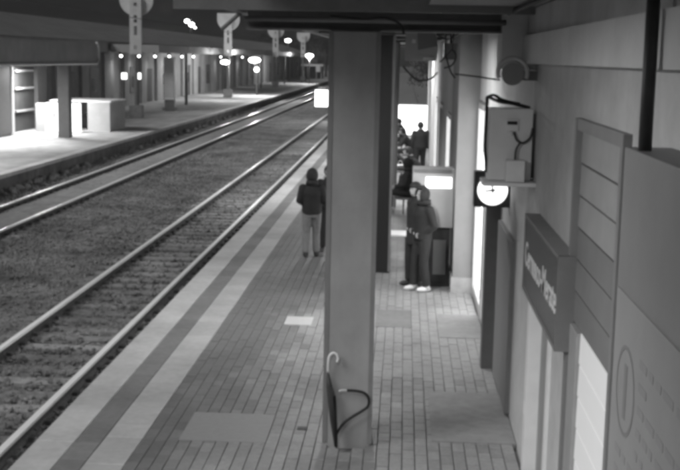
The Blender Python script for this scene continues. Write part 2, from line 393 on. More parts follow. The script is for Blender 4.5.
# dark jamb / downpipe on the wall
W(1.07, X1+.01, 14.32, 14.52, -.05, 2.5, m=M_JAMB, n='door_jamb', bevel=.008)
MB().box(X1-.05, X1+.02, 12.35, 14.1, .02, 1.95).build('service_door', M_GREYM, sb, bevel=.008)
# downpipe near camera
yp = at_x(649.5, 70, 1.075).y
MB().tube([(1.075, yp, 3.2), (1.075, yp, 4.36)], .030, 14).build('downpipe', M_DARK, sb, smooth=True)

# shutter of boards beyond the name sign: upper grey, middle darkened as the sign's shadow, lower backlit
sh = thing('board_shutter', 'tall shutter of horizontal boards on right wall, its lower boards brightly backlit', 'shutter', (X1, 7.25, 0))
fm = MB(); fm.box(X1-.05, X1+.1, 6.35, 6.43, 0, 3.5); fm.box(X1-.05, X1+.1, 8.07, 8.15, 0, 3.5); fm.box(X1-.045, X1+.1, 6.43, 8.07, 3.42, 3.5); fm.build('frame', M_GREYM, sh)
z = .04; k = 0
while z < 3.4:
    h = min(.225, 3.42-z); m = M_LITS if z < 1.95 else (M_SHUTSHADE if z < 2.6 else M_SHUT)
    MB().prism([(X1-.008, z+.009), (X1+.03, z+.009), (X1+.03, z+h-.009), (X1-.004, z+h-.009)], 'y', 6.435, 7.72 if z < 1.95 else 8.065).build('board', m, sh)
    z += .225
MB().box(X1+.032, X1+.05, 6.435, 8.065, .02, 3.42).build('backing', M_DARK, sh)
MB().box(X1-.03, X1+.03, 7.73, 8.065, .02, 2.05).build('side_panel', M_SHUT, sh, bevel=.004)
# station name sign box
sg = thing('station_sign', 'dark station name sign box with white letters on right wall', 'sign', (1.19, 9.2, 1.9))
MB().box(1.13, 1.249, 8.08, 10.32, 1.87, 2.5).build('sign_box', M_SIGN, sg)
fm = MB(); fm.box(1.118, 1.249, 8.06, 10.34, 2.501, 2.53); fm.box(1.118, 1.249, 8.06, 10.34, 1.84, 1.869); fm.box(1.118, 1.249, 8.05, 8.079, 1.84, 2.53); fm.box(1.118, 1.249, 10.321, 10.34, 1.84, 2.53); fm.build('sign_frame', M_GREYM, sg)
cu = bpy.data.curves.new('txt', 'FONT'); cu.body = 'Cernusco-Merate'; cu.size = .30; cu.offset = .003; cu.align_x = 'CENTER'; cu.extrude = .002
to = bpy.data.objects.new('txt', cu); sc.collection.objects.link(to); bpy.context.view_layer.update()
me = bpy.data.meshes.new_from_object(to.evaluated_get(bpy.context.evaluated_depsgraph_get())); bpy.data.objects.remove(to)
wd = max(v.co.x for v in me.vertices)-min(v.co.x for v in me.vertices); sx = 2.1/wd
me.transform(Matrix(((0, 0, -1, 1.1255), (-sx, 0, 0, 9.2), (0, 1, 0, 2.09), (0, 0, 0, 1))))
link('lettering', me, M_WHITE, sg)
# notice cabinet nearest the camera
nb = thing('notice_board', 'dark notice cabinet holding a grey poster with round emblem, right edge', 'notice board', (X1, 5, 1))
ye = at_x(622, 200, 1.03).y; zt = at_x(626, 147, 1.03).z
MB().box(1.03, 1.249, 3.3, ye, .6, zt).build('cabinet', M_BOARD, nb, bevel=.008)
ptop = at_x(618, 287, 1.02).z
po = MB().box(1.022, 1.029, 3.4, ye-.05, .7, ptop).build('poster', M_POST, nb)
rc = at_x(624.5, 391, 1.02)
def ring(cy, cz, r0, r1, x, nm, m, p, sq=1):
    b = MB(); seg = 40; A = []; 
    for k in range(seg):
        a = k*2*math.pi/seg; A.append([b.bm.verts.new((x, cy+math.cos(a)*r*sq, cz+math.sin(a)*r)) for r in (r0, r1)])
    for k in range(seg): b.bm.faces.new((A[k][0], A[k][1], A[(k+1) % seg][1], A[(k+1) % seg][0]))
    return b.build(nm, m, p)
ring(rc.y, rc.z, .185, .205, 1.0205, 'emblem_ring', M_INK, po)
MB().box(1.0202, 1.0212, rc.y-.03, rc.y+.03, rc.z-.13, rc.z+.12).build('emblem_bar', M_INK, po)
b = MB()
for r in range(10):
    yy = rc.y-.27 if r < 5 else rc.y+.15; z = rc.z+.2-r*.1 if r < 5 else rc.z-.3-(r-5)*.1
    while yy > 3.6:
        L = random.uniform(.05, .17); b.box(1.0202, 1.0212, yy-L, yy, z-.018, z+.018); yy -= L+random.uniform(.03, .06)
        if random.random() < .15: break
b.build('printed_lines', M_INKF, po)['kind'] = 'stuff'

# electric cabinet on its shelf
ec = thing('electric_cabinet', 'pale metal electric cabinet on wall bracket with small box and cables', 'electric cabinet', (1.05, 10.9, 2.7))
a0 = at_y(490, 108, 10.9); a1 = at_y(530.5, 181, 10.9)
MB().box(a0.x, a1.x, 10.9, 11.15, a1.z, a0.z).build('housing', M_WHITE, ec, bevel=.008)
MB().box(a1.x+.002, X1, 10.98, 11.1, a1.z+.02, a0.z-.05).build('back_plate', M_GREYM, ec)
MB().box(a0.x-.05, X1, 10.72, 11.2, a1.z-.04, a1.z-.004).build('shelf', M_WHITE, ec, bevel=.006)
q0 = at_y(506, 160, 10.8); q1 = at_y(524, 181, 10.8)
MB().box(q0.x, q1.x, 10.76, 10.89, a1.z, q0.z).build('small_box', M_WHITE, ec, bevel=.006)
q0 = at_y(506, 119, 10.9); q1 = at_y(518, 131, 10.9)
mt = MB().box(q0.x, q1.x, 10.875, 10.899, q1.z, q0.z).build('meter', M_WHITE, ec, bevel=.003)
MB().box(q0.x+.012, q1.x-.012, 10.868, 10.8745, q0.z-.05, q0.z-.018).build('meter_window', M_BLACK, mt)
MB().ball(((q0.x+q1.x)/2-.01, 10.87, q1.z-.02), (.025, .02, .02), 10, 8).build('seal', M_WHITE, ec, smooth=True)
def cable(pts, r, nm, m, p, lab=None):
    out = []; P = [Vector(x) for x in pts]
    for i in range(len(P)-1):
        p0, p1, p2, p3 = P[max(i-1, 0)], P[i], P[i+1], P[min(i+2, len(P)-1)]
        for t in (0, .2, .4, .6, .8):
            out.append(.5*((2*p1)+(-p0+p2)*t+(2*p0-5*p1+4*p2-p3)*t*t+(-p0+3*p1-3*p2+p3)*t**3))
    out.append(P[-1]); return MB().tube(out, r, 8).build(nm, m, p, smooth=True)
def pxy(L, Y): return [at_y(u, v_, Y) for u, v_ in L]
cable(pxy([(514, 132), (517, 140), (523, 143), (530, 138), (533, 128)], 10.86), .011, 'cable', M_DARK, ec)
cable(pxy([(520, 143), (516, 150), (515, 160)], 10.84), .010, 'cable', M_DARK, ec)
cable(pxy([(531, 140), (532, 155), (531, 178)], 10.95), .012, 'cable', M_DARK, ec)
cable(pxy([(530, 108), (515, 104), (498, 101), (488, 97), (487, 103), (486, 125), (485, 150), (487, 172)], 11.0), .016, 'cable', M_BLACK, ec)
cable(pxy([(488, 97), (494, 95), (503, 100), (520, 104)], 11.05), .014, 'cable', M_BLACK, ec)
# horn loudspeaker / alarm hood above it
hn = thing('wall_alarm', 'round dark alarm horn with pale rim above the electric cabinet', 'alarm horn', (1.1, 10.9, 3.75))
c = at_y(512, 75, 10.9)
b = MB(); seg = 24
for k in range(seg+1): pass
arc = [(c.x+.135*math.cos(a), 10.86, c.z+.02+.135*math.sin(a)) for a in [math.pi*(-.12+1.24*k/18) for k in range(19)]]
MB().tube(arc, .022, 8).build('rim', M_PALEM, hn, smooth=True)
MB().tube([(c.x, 10.84, c.z+.01), (c.x, 10.93, c.z+.01), (c.x, 11.1, c.z+.01)], [.105, .085, .04], 20).build('horn', M_BOARD, hn)
MB().box(c.x-.03, X1, 11.02, 11.12, c.z-.05, c.z+.04).build('bracket', M_GREYM, hn)

# clock
ck = thing('platform_clock', 'square dark clock box with lit round white face below electric cabinet', 'clock', (1.0, 13.2, 2.2))
a0 = at_y(475, 171.5, 13.2); a1 = at_y(513.5, 208, 13.2)
MB().box(a0.x, a1.x, 13.2, 13.4, a1.z, a0.z).build('case', M_DARK, ck, bevel=.01)
cx, cz, cr = (a0.x+a1.x)/2-.02, (a0.z+a1.z)/2-.005, .172
MB().tube([(cx, 13.185, cz), (cx, 13.199, cz)], cr, 40).build('dial', M_CLOCK, ck)
def hand(ang, L, wd_, y):
    b = MB(); s_, c_ = math.sin(ang), math.cos(ang); pts = [(-wd_, -.03), (wd_, -.03), (wd_*.6, L), (-wd_*.6, L)]
    b.prism([(cx+px*c_+pz*s_, cz-px*s_+pz*c_) for px, pz in pts], 'y', y, y+.003); return b
hand(math.radians(-8), .15, .011, 13.176).build('minute_hand', M_BLACK, ck); hand(math.radians(262), .09, .013, 13.180).build('hour_hand', M_BLACK, ck)
b = MB()
for k in range(12):
    a = k*math.pi/6; s_, c_ = math.sin(a), math.cos(a); wv = .006
    b.prism([(cx+px*c_+pz*s_, cz-px*s_+pz*c_) for px, pz in ((-wv, .135), (wv, .135), (wv, .16), (-wv, .16))], 'y', 13.181, 13.184)
b.build('hour_marks', M_INK, ck)['kind'] = 'stuff'
MB().box(a1.x-.01, X1+.01, 13.25, 13.35, cz-.05, cz+.05).build('wall_bracket', M_DARK, ck)

# ------------------------------------------------------------------ near canopy
cn = thing('platform_canopy', 'flat dark canopy roof over the near platform at top', 'canopy', (-.5, 20, 4.1))
for yy in [11.4+3.8*q for q in range(12)]:
    for j, xa in enumerate((-1.55, -.62, .31)):
        MB().box(xa+.004, xa+.926, yy+.006, yy+3.794, 4.37, 4.40).build('ceiling_panel', M_CEIL, cn)
for yy in [-4+3.65*q for q in range(4)]:       # higher soffit over the camera, low strip along the wall
    for xa in (-1.6, -.7): MB().box(xa+.006, xa+.89, yy+.006, yy+3.644, 4.72, 4.75).build('ceiling_panel', M_CEIL, cn)
    MB().box(.21, 1.24, yy+.006, yy+3.644, 4.37, 4.40).build('ceiling_panel', M_CEIL, cn)
MB().box(.2, .209, -4, 10.6, 4.37, 4.75).build('soffit_step', M_CEIL, cn)
MB().box(-1.57, 1.3, 10.72, 57, 4.41, 4.6).build('roof', M_BEAM, cn); MB().box(-1.62, 1.3, -4, 10.6, 4.76, 4.9).build('roof', M_BEAM, cn)
MB().box(at_y(173, 6, 10.61).x, 1.24, 10.61, 10.71, 4.30, 4.95).build('fascia_board', M_BEAM, cn)
MB().box(-1.68, -1.575, 10.72, 57, 4.30, 4.46).build('gutter', M_BEAM, cn)
def beam(y, z0=4.30, x0=-1.55, x1=1.24):
    b = MB(); b.box(x0, x1, y-.14, y+.14, z0, z0+.018); b.box(x0, x1, y-.012, y+.012, z0+.018, 4.35); b.box(x0, x1, y-.14, y+.14, 4.35, 4.368); return b.build('cross_beam', M_BEAM, cn)
beam(11.42, 4.14, -1.55)
for yy in (16, 20.9, 25.5, 30.4, 39.9, 49): beam(yy)
MB().tube([(-1.55, 11.2, 4.24), (.95, 11.2, 4.24)], .026, 10).build('conduit', M_GREYM, cn, smooth=True)
MB().tube([(.98, -3, 4.33), (.98, 10.9, 4.33), (.82, 30, 4.28)], .022, 8).build('conduit', M_DARK, cn, smooth=True)
MB().tube([(.80, 11.8, 4.3), (.80, 30, 4.3)], .03, 8).build('conduit', M_DARK, cn, smooth=True)
cable([at_y(222, 29, 11.6), at_y(230, 22, 11.55), at_y(240, 13, 11.5)], .022, 'brace', M_GREYM, cn)
cable(pxy([(330, 16), (362, 19), (385, 18), (400, 24), (404, 34)], 10.9), .011, 'cable', M_DARK, cn)
cable(pxy([(405, 12), (425, 17), (447, 17)], 11.5), .014, 'cable', M_PALEM, cn)

def column(Y, xl, xr, label, dep=.5, cm=M_COL, zt=4.139):
    xc = (xl+xr)/2; t = thing('canopy_column', label, 'column', (xc, Y+dep/2, 0), 'canopy columns in a row')
    MB().box(xl+.012, xr-.012, Y, Y+dep, -.05, zt).build('shaft', cm, t, bevel=.012)
    for x, s in ((xl, 1), (xr, -1)):
        b = MB(); b.box(min(x, x+s*.045), max(x, x+s*.045), Y-.008, Y-.001,   .02, zt-.004); b.box(min(x, x+s*.011), max(x, x+s*.011), Y-.001, Y+.07,   .02, zt-.004)
        b.build('corner_guard', M_GUARD, t)
    return t
column(11.2, -.735, -.235, 'large front canopy column in the foreground centre with umbrella leaning on it')
column(20.75, -.67, -.17, 'shaded second canopy column, just behind and right of front column', cm=M_COLSHADE, zt=4.299)
column(30.3, -.62, -.13, 'third canopy column, palest and narrowest strip beside the dark one', zt=4.299)

# hanging monitor and cable clutter
hm = thing('hanging_monitor', 'pale boxed monitor with dark screen hanging below canopy ceiling', 'monitor', (.2, 12.6, 4.3))
a = at_y(406, 21, 12.5); b_ = at_y(438, 61, 12.5)
hb = MB().prism([(a.x+.02, a.z-.02), (b_.x-.05, a.z-.02), (b_.x, b_.z+.13), (b_.x-.02, b_.z), (a.x, b_.z), (a.x, a.z-.1)], 'y', 12.5, 12.85).build('housing', M_PALEM, hm, bevel=.01)
s0, s1, s2, s3 = at_y(417, 23, 12.49), at_y(433, 23, 12.49), at_y(438, 46, 12.49), at_y(418, 50, 12.49)
MB().prism([(p.x, p.z) for p in (s0, s1, s2, s3)], 'y', 12.485, 12.499).build('screen', M_BOARD, hm)
MB().box(a.x+.06, b_.x-.12, 12.6, 12.7, a.z-.03, 4.37).build('hanger', M_GREYM, hm)
q = at_y(423, 60, 12.48); MB().box(q.x, q.x+.12, 12.48, 12.499, q.z, q.z+.03).build('label_plate', M_WHITE, hm)
q = at_y(412, 43, 12.48); MB().box(q.x, q.x+.04, 12.48, 12.499, q.z, q.z+.04).build('label_plate', M_WHITE, hm)
cl = thing('cable_bundle', 'tangle of dark cables hanging from the ceiling beside the wall', 'cables', at_y(448, 40, 15))
for L in ([(440, 62), (447, 55), (452, 50), (456, 56), (452, 65), (444, 68)], [(447, 20), (446, 35), (445, 50), (450, 70), (455, 78)], [(437, 34), (447, 39), (460, 33), (470, 26)], [(403, 66), (410, 74), (418, 80), (430, 79), (438, 72)], [(452, 50), (454, 30), (453, 18)], [(455, 74), (480, 77), (500, 80)]):
    cable(pxy(L, 15), .011, 'cable', M_DARK, cl)
hs = thing('hanging_lamp_box', 'small unlit fixture box hanging at the wall corner among cables', 'light fixture', at_y(452, 60, 15.1))
a = at_y(444, 43, 15.1); b_ = at_y(457, 60, 15.1); MB().box(a.x, b_.x, 15.1, 15.3, b_.z, a.z).build('housing', M_GREYM, hs, bevel=.01); MB().tube([((a.x+b_.x)/2, 15.2, a.z), ((a.x+b_.x)/2, 15.2, 4.37)], .02, 8).build('rod', M_DARK, hs)

# lit square sign
ls = thing('lit_sign', 'small bright square lit sign hanging left of front column', 'sign', (-1.45, 20.7, 3.0))
a = at_y(314, 88.5, 20.6); b_ = at_y(333, 108, 20.6)
MB().box(a.x, b_.x, 20.6, 20.72, b_.z, a.z).build('case', M_DARK, ls, bevel=.012)
MB().box(a.x+.02, b_.x-.02, 20.592, 20.599, b_.z+.02, a.z-.02).build('lit_face', M_LIT, ls)
MB().box(b_.x, -.66, 20.8, 20.84, a.z-.1, a.z-.06).build('arm', M_DARK, ls); MB().box(b_.x-.1, b_.x+.02, 20.72, 20.84, a.z-.1, a.z-.06).build('arm', M_DARK, ls)

# canopy lamps
def strip_lamp(x, y, power, label, ct=4.37):
    t = thing('strip_lamp', label, 'lamp', (x, y, 4.2), 'strip lamps under the near canopy')
    MB().box(x-.09, x+.09, y-.62, y+.62, 4.25, 4.34).build('housing', M_PALEM, t, bevel=.01)
    for q in (-.45, .45): MB().box(x-.015, x+.015, y+q-.015, y+q+.015, 4.34, ct).build('hanger', M_DARK, t)
    MB().tube([(x, y-.58, 4.225), (x, y+.58, 4.225)], .02, 10).build('tube', M_LAMPS, t)
    area(t, (x, y, 4.2), power, .12, 1.1)
strip_lamp(-1.35, 6.1, 54, 'lit strip lamp under canopy in front of the front column', 4.72)
strip_lamp(-.56, 16.6, 72, 'added strip lamp hidden behind front column, between the first two columns')  # added lamp out of view, brightens the paving between the columns
strip_lamp(-1.35, -2.0, 130, 'lit strip lamp under canopy behind the camera', 4.72)
strip_lamp(-1.3, 33, 110, 'lit strip lamp under canopy beyond third column')
strip_lamp(-1.3, 44, 110, 'lit strip lamp under canopy farther down the platform')
strip_lamp(.1, 37, 70, 'lit strip lamp under canopy above the waiting people')
strip_lamp(-1.2, 55, 110, 'lit strip lamp at the far end of the near canopy')

# ------------------------------------------------------------------ umbrella and bent hose by the column
um = thing('umbrella', 'closed dark umbrella with white crook handle leaning on front column', 'umbrella', at_z(335, 447, 0))
P = lambda u, v_, y=11.14: at_y(u, v_, y)
foot = P(335, 441, 11.10); foot.z = .01
top = P(328.0, 372, 11.165)
MB().tube([foot, foot.lerp(top, .12), foot.lerp(top, .35), foot.lerp(top, .8), foot.lerp(top, .97)], [.006, .012, .026, .03, .014], 10).build('folded_cloth', M_DARK, um, smooth=True)
hk = [top, P(328.3, 362), P(329.5, 356), P(333, 353), P(336.5, 354.5), P(338, 358.5), P(337, 362)]
cable(hk, .013, 'handle', M_WHITE, um)
um2 = thing('umbrella', 'slim dark umbrella stick crossing beside the white handled one', 'umbrella', at_z(336, 447, 0))
t2 = P(331, 385, 11.12); f2 = P(336.5, 440, 11.06); f2.z = .01
MB().tube([f2, f2.lerp(t2, .5), t2], [.006, .022, .010], 10).build('folded_cloth', M_BLACK, um2, smooth=True)
MB().tube([t2, P(334, 396, 11.10)], .008, 8).build('stretcher', M_DARK, um2)
hs2 = thing('bent_hose', 'black bent hose loop with pale tip against front column base', 'hose', at_z(345, 447, 0))
cable([P(336.5, 434, 11.10), P(343, 424, 11.13), P(352, 417), P(362, 411), P(368, 406), P(368.5, 398), P(364, 393), P(356, 391), P(347, 390.5)], .014, 'hose', M_BLACK, hs2)
cable([P(347, 390.5), P(342, 390.5), P(339, 391.5)], .013, 'tip', M_PALEM, hs2)
cable([P(334.6, 396), P(335.5, 415), P(336.5, 434, 11.10)], .011, 'stem', M_BLACK, hs2)
g = at_y(336.5, 440, 11.08); cable([P(336.5, 434, 11.10), (g.x, 11.09, .012)], .012, 'stem', M_BLACK, hs2)

# ------------------------------------------------------------------ ticket machine
tm = thing('ticket_machine', 'grey ticket machine with bright lit top panel behind hooded person', 'ticket machine', (.5, 19.8, 0))
Y = 19.55
bx = lambda u0, v0, u1, v1, y0, y1, nm, m, p, bev=.01: (lambda a, b: MB().box(a.x, b.x, y0, y1, b.z, a.z).build(nm, m, p, bevel=bev))(at_y(u0, v0, y0), at_y(u1, v1, y0))
up_ = bx(413, 168, 452.5, 228, 19.62, 20.08, 'upper_cabinet', M_PALEM, tm)
bx(426, 177, 451.5, 188.5, 19.605, 19.618, 'lit_panel', M_LIT, up_, .004)
bx(414, 168.5, 452, 173, 19.60, 19.618, 'top_trim', M_GREYM, up_, .003)
a = at_y(430, 228, 19.67); b_ = at_y(450, 228, 19.67)
MB().box(a.x, b_.x, 19.67, 20.07, .03, a.z-.002).build('pedestal', M_DARK, tm, bevel=.01)
MB().box(a.x+.06, b_.x-.06, 19.65, 19.669, .2, a.z-.2).build('pedestal_door', M_BOARD, tm, bevel=.005)
MB().box(a.x-.03, b_.x+.03, 19.62, 20.08, -.002, .03).build('foot_plate', M_DARK, tm)

# bench along the wall with the waiting people
def bench(y0, y1, label):
    t = thing('bench', label, 'bench', (.55, (y0+y1)/2, 0), 'benches along the station wall')
    for k in range(4): MB().box(.3+k*.115, .3+k*.115+.1, y0, y1, .42, .455).build('seat_slat', M_GREYM, t)
    for k in range(2): MB().box(.78, .81, y0, y1, .58+k*.16, .70+k*.16).build('back_slat', M_GREYM, t)
    for yy in (y0+.2, y1-.25):
        for x in (.33, .70): MB().box(x, x+.04, yy, yy+.05, -.002, .42).build('leg', M_DARK, t)
        MB().box(.775, .82, yy+.001, yy+.049, .40, .86).build('back_post', M_DARK, t)
bench(32., 34.4, 'grey slatted bench at wall in the middle of the waiting people'); bench(47.5, 50, 'grey slatted bench before the bright advertising panel')

# bright panel in the background
ap = thing('lit_advertising_panel', 'large bright white lit advertising panel at the end of passage', 'advertising panel', (.5, 54, 0))
a = at_y(399, 104, 54); b_ = at_y(435, 104, 54)
MB().box(a.x-.4, b_.x, 54, 54.25, .32, a.z).build('case', M_GREYM, ap); MB().box(a.x-.36, b_.x-.04, 53.985, 53.999, .38, a.z-.04).build('lit_face', M_LIT, ap)
for x in (a.x-.2, b_.x-.3): MB().box(x, x+.1, 54.05, 54.2, -.002, .32).build('leg', M_DARK, ap)

# ------------------------------------------------------------------ people
def remesh(bm, vox, sm=3):
    me = bpy.data.meshes.new('tmp'); bmesh.ops.recalc_face_normals(bm, faces=list(bm.faces)); bm.to_mesh(me); bm.free()
    o = bpy.data.objects.new('tmp', me); sc.collection.objects.link(o)
    r = o.modifiers.new('r', 'REMESH'); r.mode = 'VOXEL'; r.voxel_size = vox
    s = o.modifiers.new('s', 'SMOOTH'); s.iterations = sm; s.factor = .5
    bpy.context.view_layer.update(); dg = bpy.context.evaluated_depsgraph_get()
    out = bpy.data.meshes.new_from_object(o.evaluated_get(dg)); bpy.data.objects.remove(o); return out
def along(p, q, t): return Vector(p).lerp(Vector(q), t)
def person(label, loc, face, H=1.74, pose='stand', arms='pockets', jacket=M_JKT, trousers=M_TROU, shoes=M_SHOED, hood=False, long_coat=False, headyaw=0, stride=.06, lean=0.0, group=None, vox=.016, long_hair=False, bulk=1.0):
    """local frame: facing +y, x to the person's right; the root Empty turns it by face"""
    t = thing('person', label, 'person', loc, group); t.rotation_euler = (0, 0, face); k = H/1.74; t.scale = (k*bulk, k*bulk, k)
    sit = pose == 'sit'
    pel = Vector((0, -.02, .53 if sit else .93)); chest = pel + Vector((0, lean*.28, .36)); neck = pel + Vector((0, lean*.45+.0, .53)); head = neck + Vector((0, .03+lean*.1, .165))
    L = {}
    for s in (-1, 1):
        hip = pel + Vector((s*.095, 0, -.02))
        if sit:
            knee = hip + Vector((s*.05, .43, .0)); ank = Vector((knee.x+s*.01, knee.y+.02*s, .08)); 
        else:
            knee = Vector((s*.10, stride*s*.5+.03, .49)); ank = Vector((s*.11, stride*s, .08))
        sho = neck + Vector((s*.185, -.01, -.075))
        if arms == 'pockets': elb = sho + Vector((s*.075, -.07, -.27)); wr = elb + Vector((-s*.125, .13, -.10))
        elif arms == 'front': elb = sho + Vector((s*.07, -.02, -.27)); wr = elb + Vector((-s*.13, .19, -.05))
        elif arms == 'lap': elb = sho + Vector((s*.07, .04, -.27)); wr = elb + Vector((-s*.1, .24, -.06))
        elif arms == 'knees': elb = sho + Vector((s*.05, .14, -.24)); wr = elb + Vector((-s*.10, .20, .0))
        else: elb = sho + Vector((s*.06, -.01, -.29)); wr = elb + Vector((s*.01, .05, -.25))
        L[s] = (hip, knee, ank, sho, elb, wr)
    # body: one continuous skin surface
    b = MB()
    b.loft([((pel.x, pel.y, pel.z-.10), .13, .09), (pel, .155, .10), (along(pel, chest, .5), .135, .09), (chest, .16, .105), (along(chest, neck, .6), .15, .085), (neck, .06, .06)])
    b.tube([neck-Vector((0, 0, .05)), neck+Vector((0, .01, .06)), head+Vector((0, -.01, -.05))], [.062, .054, .058], 12)
    b.ball(head, (.074, .094, .112)); b.ball(head+Vector((0, .035, -.055)), (.05, .058, .055))
    b.ball(head+Vector((0, .098, -.012)), (.014, .018, .022), 8, 6)
    for s in (-1, 1):
        hip, knee, ank, sho, elb, wr = L[s]; b.ball(head+Vector((s*.076, -.005, -.01)), (.012, .02, .03), 8, 6)
        b.tube([hip, along(hip, knee, .3), knee, along(knee, ank, .3), ank], [.085, .08, .055, .056, .038], 12)
        b.ball(ank+Vector((0, .06, -.035)), (.038, .11, .035)); b.ball(sho, .055); b.tube([sho, along(sho, elb, .4), elb, along(elb, wr, .3), wr], [.052, .048, .040, .040, .027], 10)
        dirv = (wr-elb).normalized(); b.tube([wr, wr+dirv*.09], [(.026, .03), (.03, .038)], 10)
    me = remesh(b.bm, .012, 2)
    fb = MB()
    for s in (-1, 1):
        hip, knee, ank, sho, elb, wr = L[s]; dirv = (wr-elb).normalized(); side = dirv.cross(Vector((s, 0, .3))).normalized(); nrm = side.cross(dirv)
        palm = wr+dirv*.085
        for i, ln in enumerate((.068, .078, .072, .055)):
            st = palm + side*(-.03+i*.02); fb.tube([st-dirv*.02, st+dirv*ln*.5+nrm*.006, st+dirv*ln*.8-nrm*.014*s, st+dirv*ln*.85-nrm*.03*s], [.009, .0085, .008, .006], 6)
        st = wr+dirv*.03-side*.03; fb.tube([st, st+dirv*.03-side*.022, st+dirv*.06-side*.026], [.011, .010, .008], 6)
    fb.bm.from_mesh(me); bmesh.ops.recalc_face_normals(fb.bm, faces=list(fb.bm.faces)); fb.bm.to_mesh(me); fb.bm.free()
    body = link('body', me, M_SKIN, t, True, local=True)
    e = MB()
    for s in (-1, 1): e.ball(head+Vector((s*.03, .083, .008)), (.011, .008, .007), 8, 6)
    e.build('eyes', M_BLACK, body, smooth=True, local=True)
    MB().ball(head+Vector((0, .086, -.058)), (.022, .008, .005), 8, 6).build('mouth', M_INK, body, smooth=True, local=True)
    # trousers
    b = MB(); b.loft([((pel.x, pel.y, pel.z-.13), .15, .115), (pel, .178, .125), ((pel.x, pel.y, pel.z+.12), .165, .115)])
    for s in (-1, 1):
        hip, knee, ank, *_ = L[s]; b.ball(hip, (.1, .11, .1)); b.tube([hip, along(hip, knee, .35), knee, along(knee, ank, .4), along(knee, ank, .96)], [.108, .10, .078, .075, .072], 14)
    link('trousers', remesh(b.bm, vox, 3), trousers, t, True, local=True)
    # jacket
    b = MB(); hem = pel.z - (.22 if long_coat and not sit else .06)
    b.loft([((pel.x, pel.y, hem), .20, .15), ((pel.x, pel.y, pel.z+.06), .20, .145), (along(pel, chest, .55), .195, .145), (chest, .21, .15), (along(chest, neck, .55), .195, .125), (along(chest, neck, .9), .11, .09), (neck+Vector((0, .005, .05)), .082, .082)])
    for s in (-1, 1):
        hip, knee, ank, sho, elb, wr = L[s]; b.ball(sho, .082); b.tube([sho, along(sho, elb, .4), elb, along(elb, wr, .4), along(elb, wr, 1.0)], [.082, .076, .066, .062, .05], 12)
    link('jacket', remesh(b.bm, vox, 4), jacket, t, True, local=True)
    # hood or hair
    b = MB(); R = Matrix.Translation(head) @ Matrix.Diagonal((.108 if hood else .088, .122 if hood else .108, .145 if hood else .125, 1))
    bmesh.ops.create_uvsphere(b.bm, u_segments=24, v_segments=18, radius=1, matrix=R)
    dele = []
    for fc in b.bm.faces:
        d = fc.calc_center_median()-head
        if hood: cut = d.y > .045 and abs(d.x) < .075 and -.13 < d.z < .085
        else: cut = (d.y > .02 and d.z < .05) or (d.z < -.05 and d.y > -.02) or (d.z < -.075 and not long_hair)
        if cut: dele.append(fc)
    bmesh.ops.delete(b.bm, geom=dele, context='FACES')
    if hood: b.loft([(neck+Vector((0, -.01, .0)), .12, .11), (neck+Vector((0, -.01, .07)), .105, .105)])
    if long_hair: b.loft([(head+Vector((0, -.06, -.21)), .075, .05), (head+Vector((0, -.055, -.1)), .088, .06), (head+Vector((0, -.03, 0)), .086, .08)])
    o = b.build('hood' if hood else 'hair', jacket if hood else M_HAIR, t, smooth=True, local=True)
    s_ = o.modifiers.new('s', 'SOLIDIFY'); s_.thickness = .012; s_.offset = 1
    for s in (-1, 1):
        hip, knee, ank, *_ = L[s]; b = MB()
        b.ball(ank+Vector((0, .055, -.035)), (.05, .14, .045)); b.tube([ank+Vector((0, 0, -.04)), ank+Vector((0, -.005, .05))], [.056, .05], 12)
        for vx in b.bm.verts: vx.co.z = max(vx.co.z, .003)
        b.build('shoe', shoes, t, smooth=True, local=True)
    return t
PI = math.pi
g = at_z(421, 289.5, 0)
person('standing person in dark hooded jacket and white shoes by ticket machine', (g.x-.02, g.y-.12, 0), math.radians(118), 1.76, 'stand', 'pockets', M_JKT2, M_TROU, M_SHOE, hood=True)
g = at_z(311, 257, 0)
person('standing person seen from behind in dark jacket and pale jeans left of column', (g.x, g.y, 0), math.radians(8), 1.72, 'stand', 'front', M_JKT, M_JEAN, M_SHOED, stride=.05, hood=True)
person('dark clothed person mostly hidden between front column and pale jeans person', (g.x+.28, g.y+.75, 0), math.radians(170), 1.74, 'stand', 'front', M_JKTB, M_TROU2, M_SHOED)
g = at_z(421, 289.5, 0)
person('person in black coat partly hidden behind the standing hooded person', (g.x-.13, g.y+.27, 0), math.radians(120), 1.80, 'stand', 'pockets', M_JKTB, M_TROU2, M_SHOED, stride=.02, long_coat=True)
person('seated person in black leaning forward on bench, middle of waiting people', (.5, 33, 0), math.radians(85), 1.8, 'sit', 'knees', M_JKTB, M_TROU2, M_SHOED, lean=.5, bulk=1.2)
g = at_z(419, 171, 0)
person('standing person in black silhouetted before the bright panel', (g.x, 39.5, 0), math.radians(10), 1.76, 'stand', 'down', M_JKTB, M_TROU2, M_SHOED, bulk=1.14)
person('seated person in charcoal jacket at left edge of bright panel', (.02, 48.6, 0), math.radians(80), 1.8, 'sit', 'knees', M_JKT2, M_TROU2, M_SHOED, lean=.3, bulk=1.15)
person('seated light haired figure bending forward beside black seated person', (.10, 36.2, 0), math.radians(95), 1.6, 'sit', 'knees', M_JKT, M_JEAN, M_SHOE, lean=.9)
def stool(x, y, label, sm=M_GREYM, w2=.22):
    t = thing('bench', label, 'bench', (x, y, 0), 'benches along the station wall'); MB().box(x-w2, x+.24, y-.3, y+.3, .36, .40).build('seat', sm, t, bevel=.01)
    for q in (-.3, .3): MB().box(x-.02, x+.02, y+q-.02, y+q+.02, -.002, .36).build('leg', M_DARK, t)
stool(.12, 23.1, 'pale short seat farther back, left of the standing hooded person', M_WHITE, .40); stool(-.02, 36.2, 'short seat under the bending light haired figure'); stool(-.05, 48.6, 'short seat under the person left of bright panel')
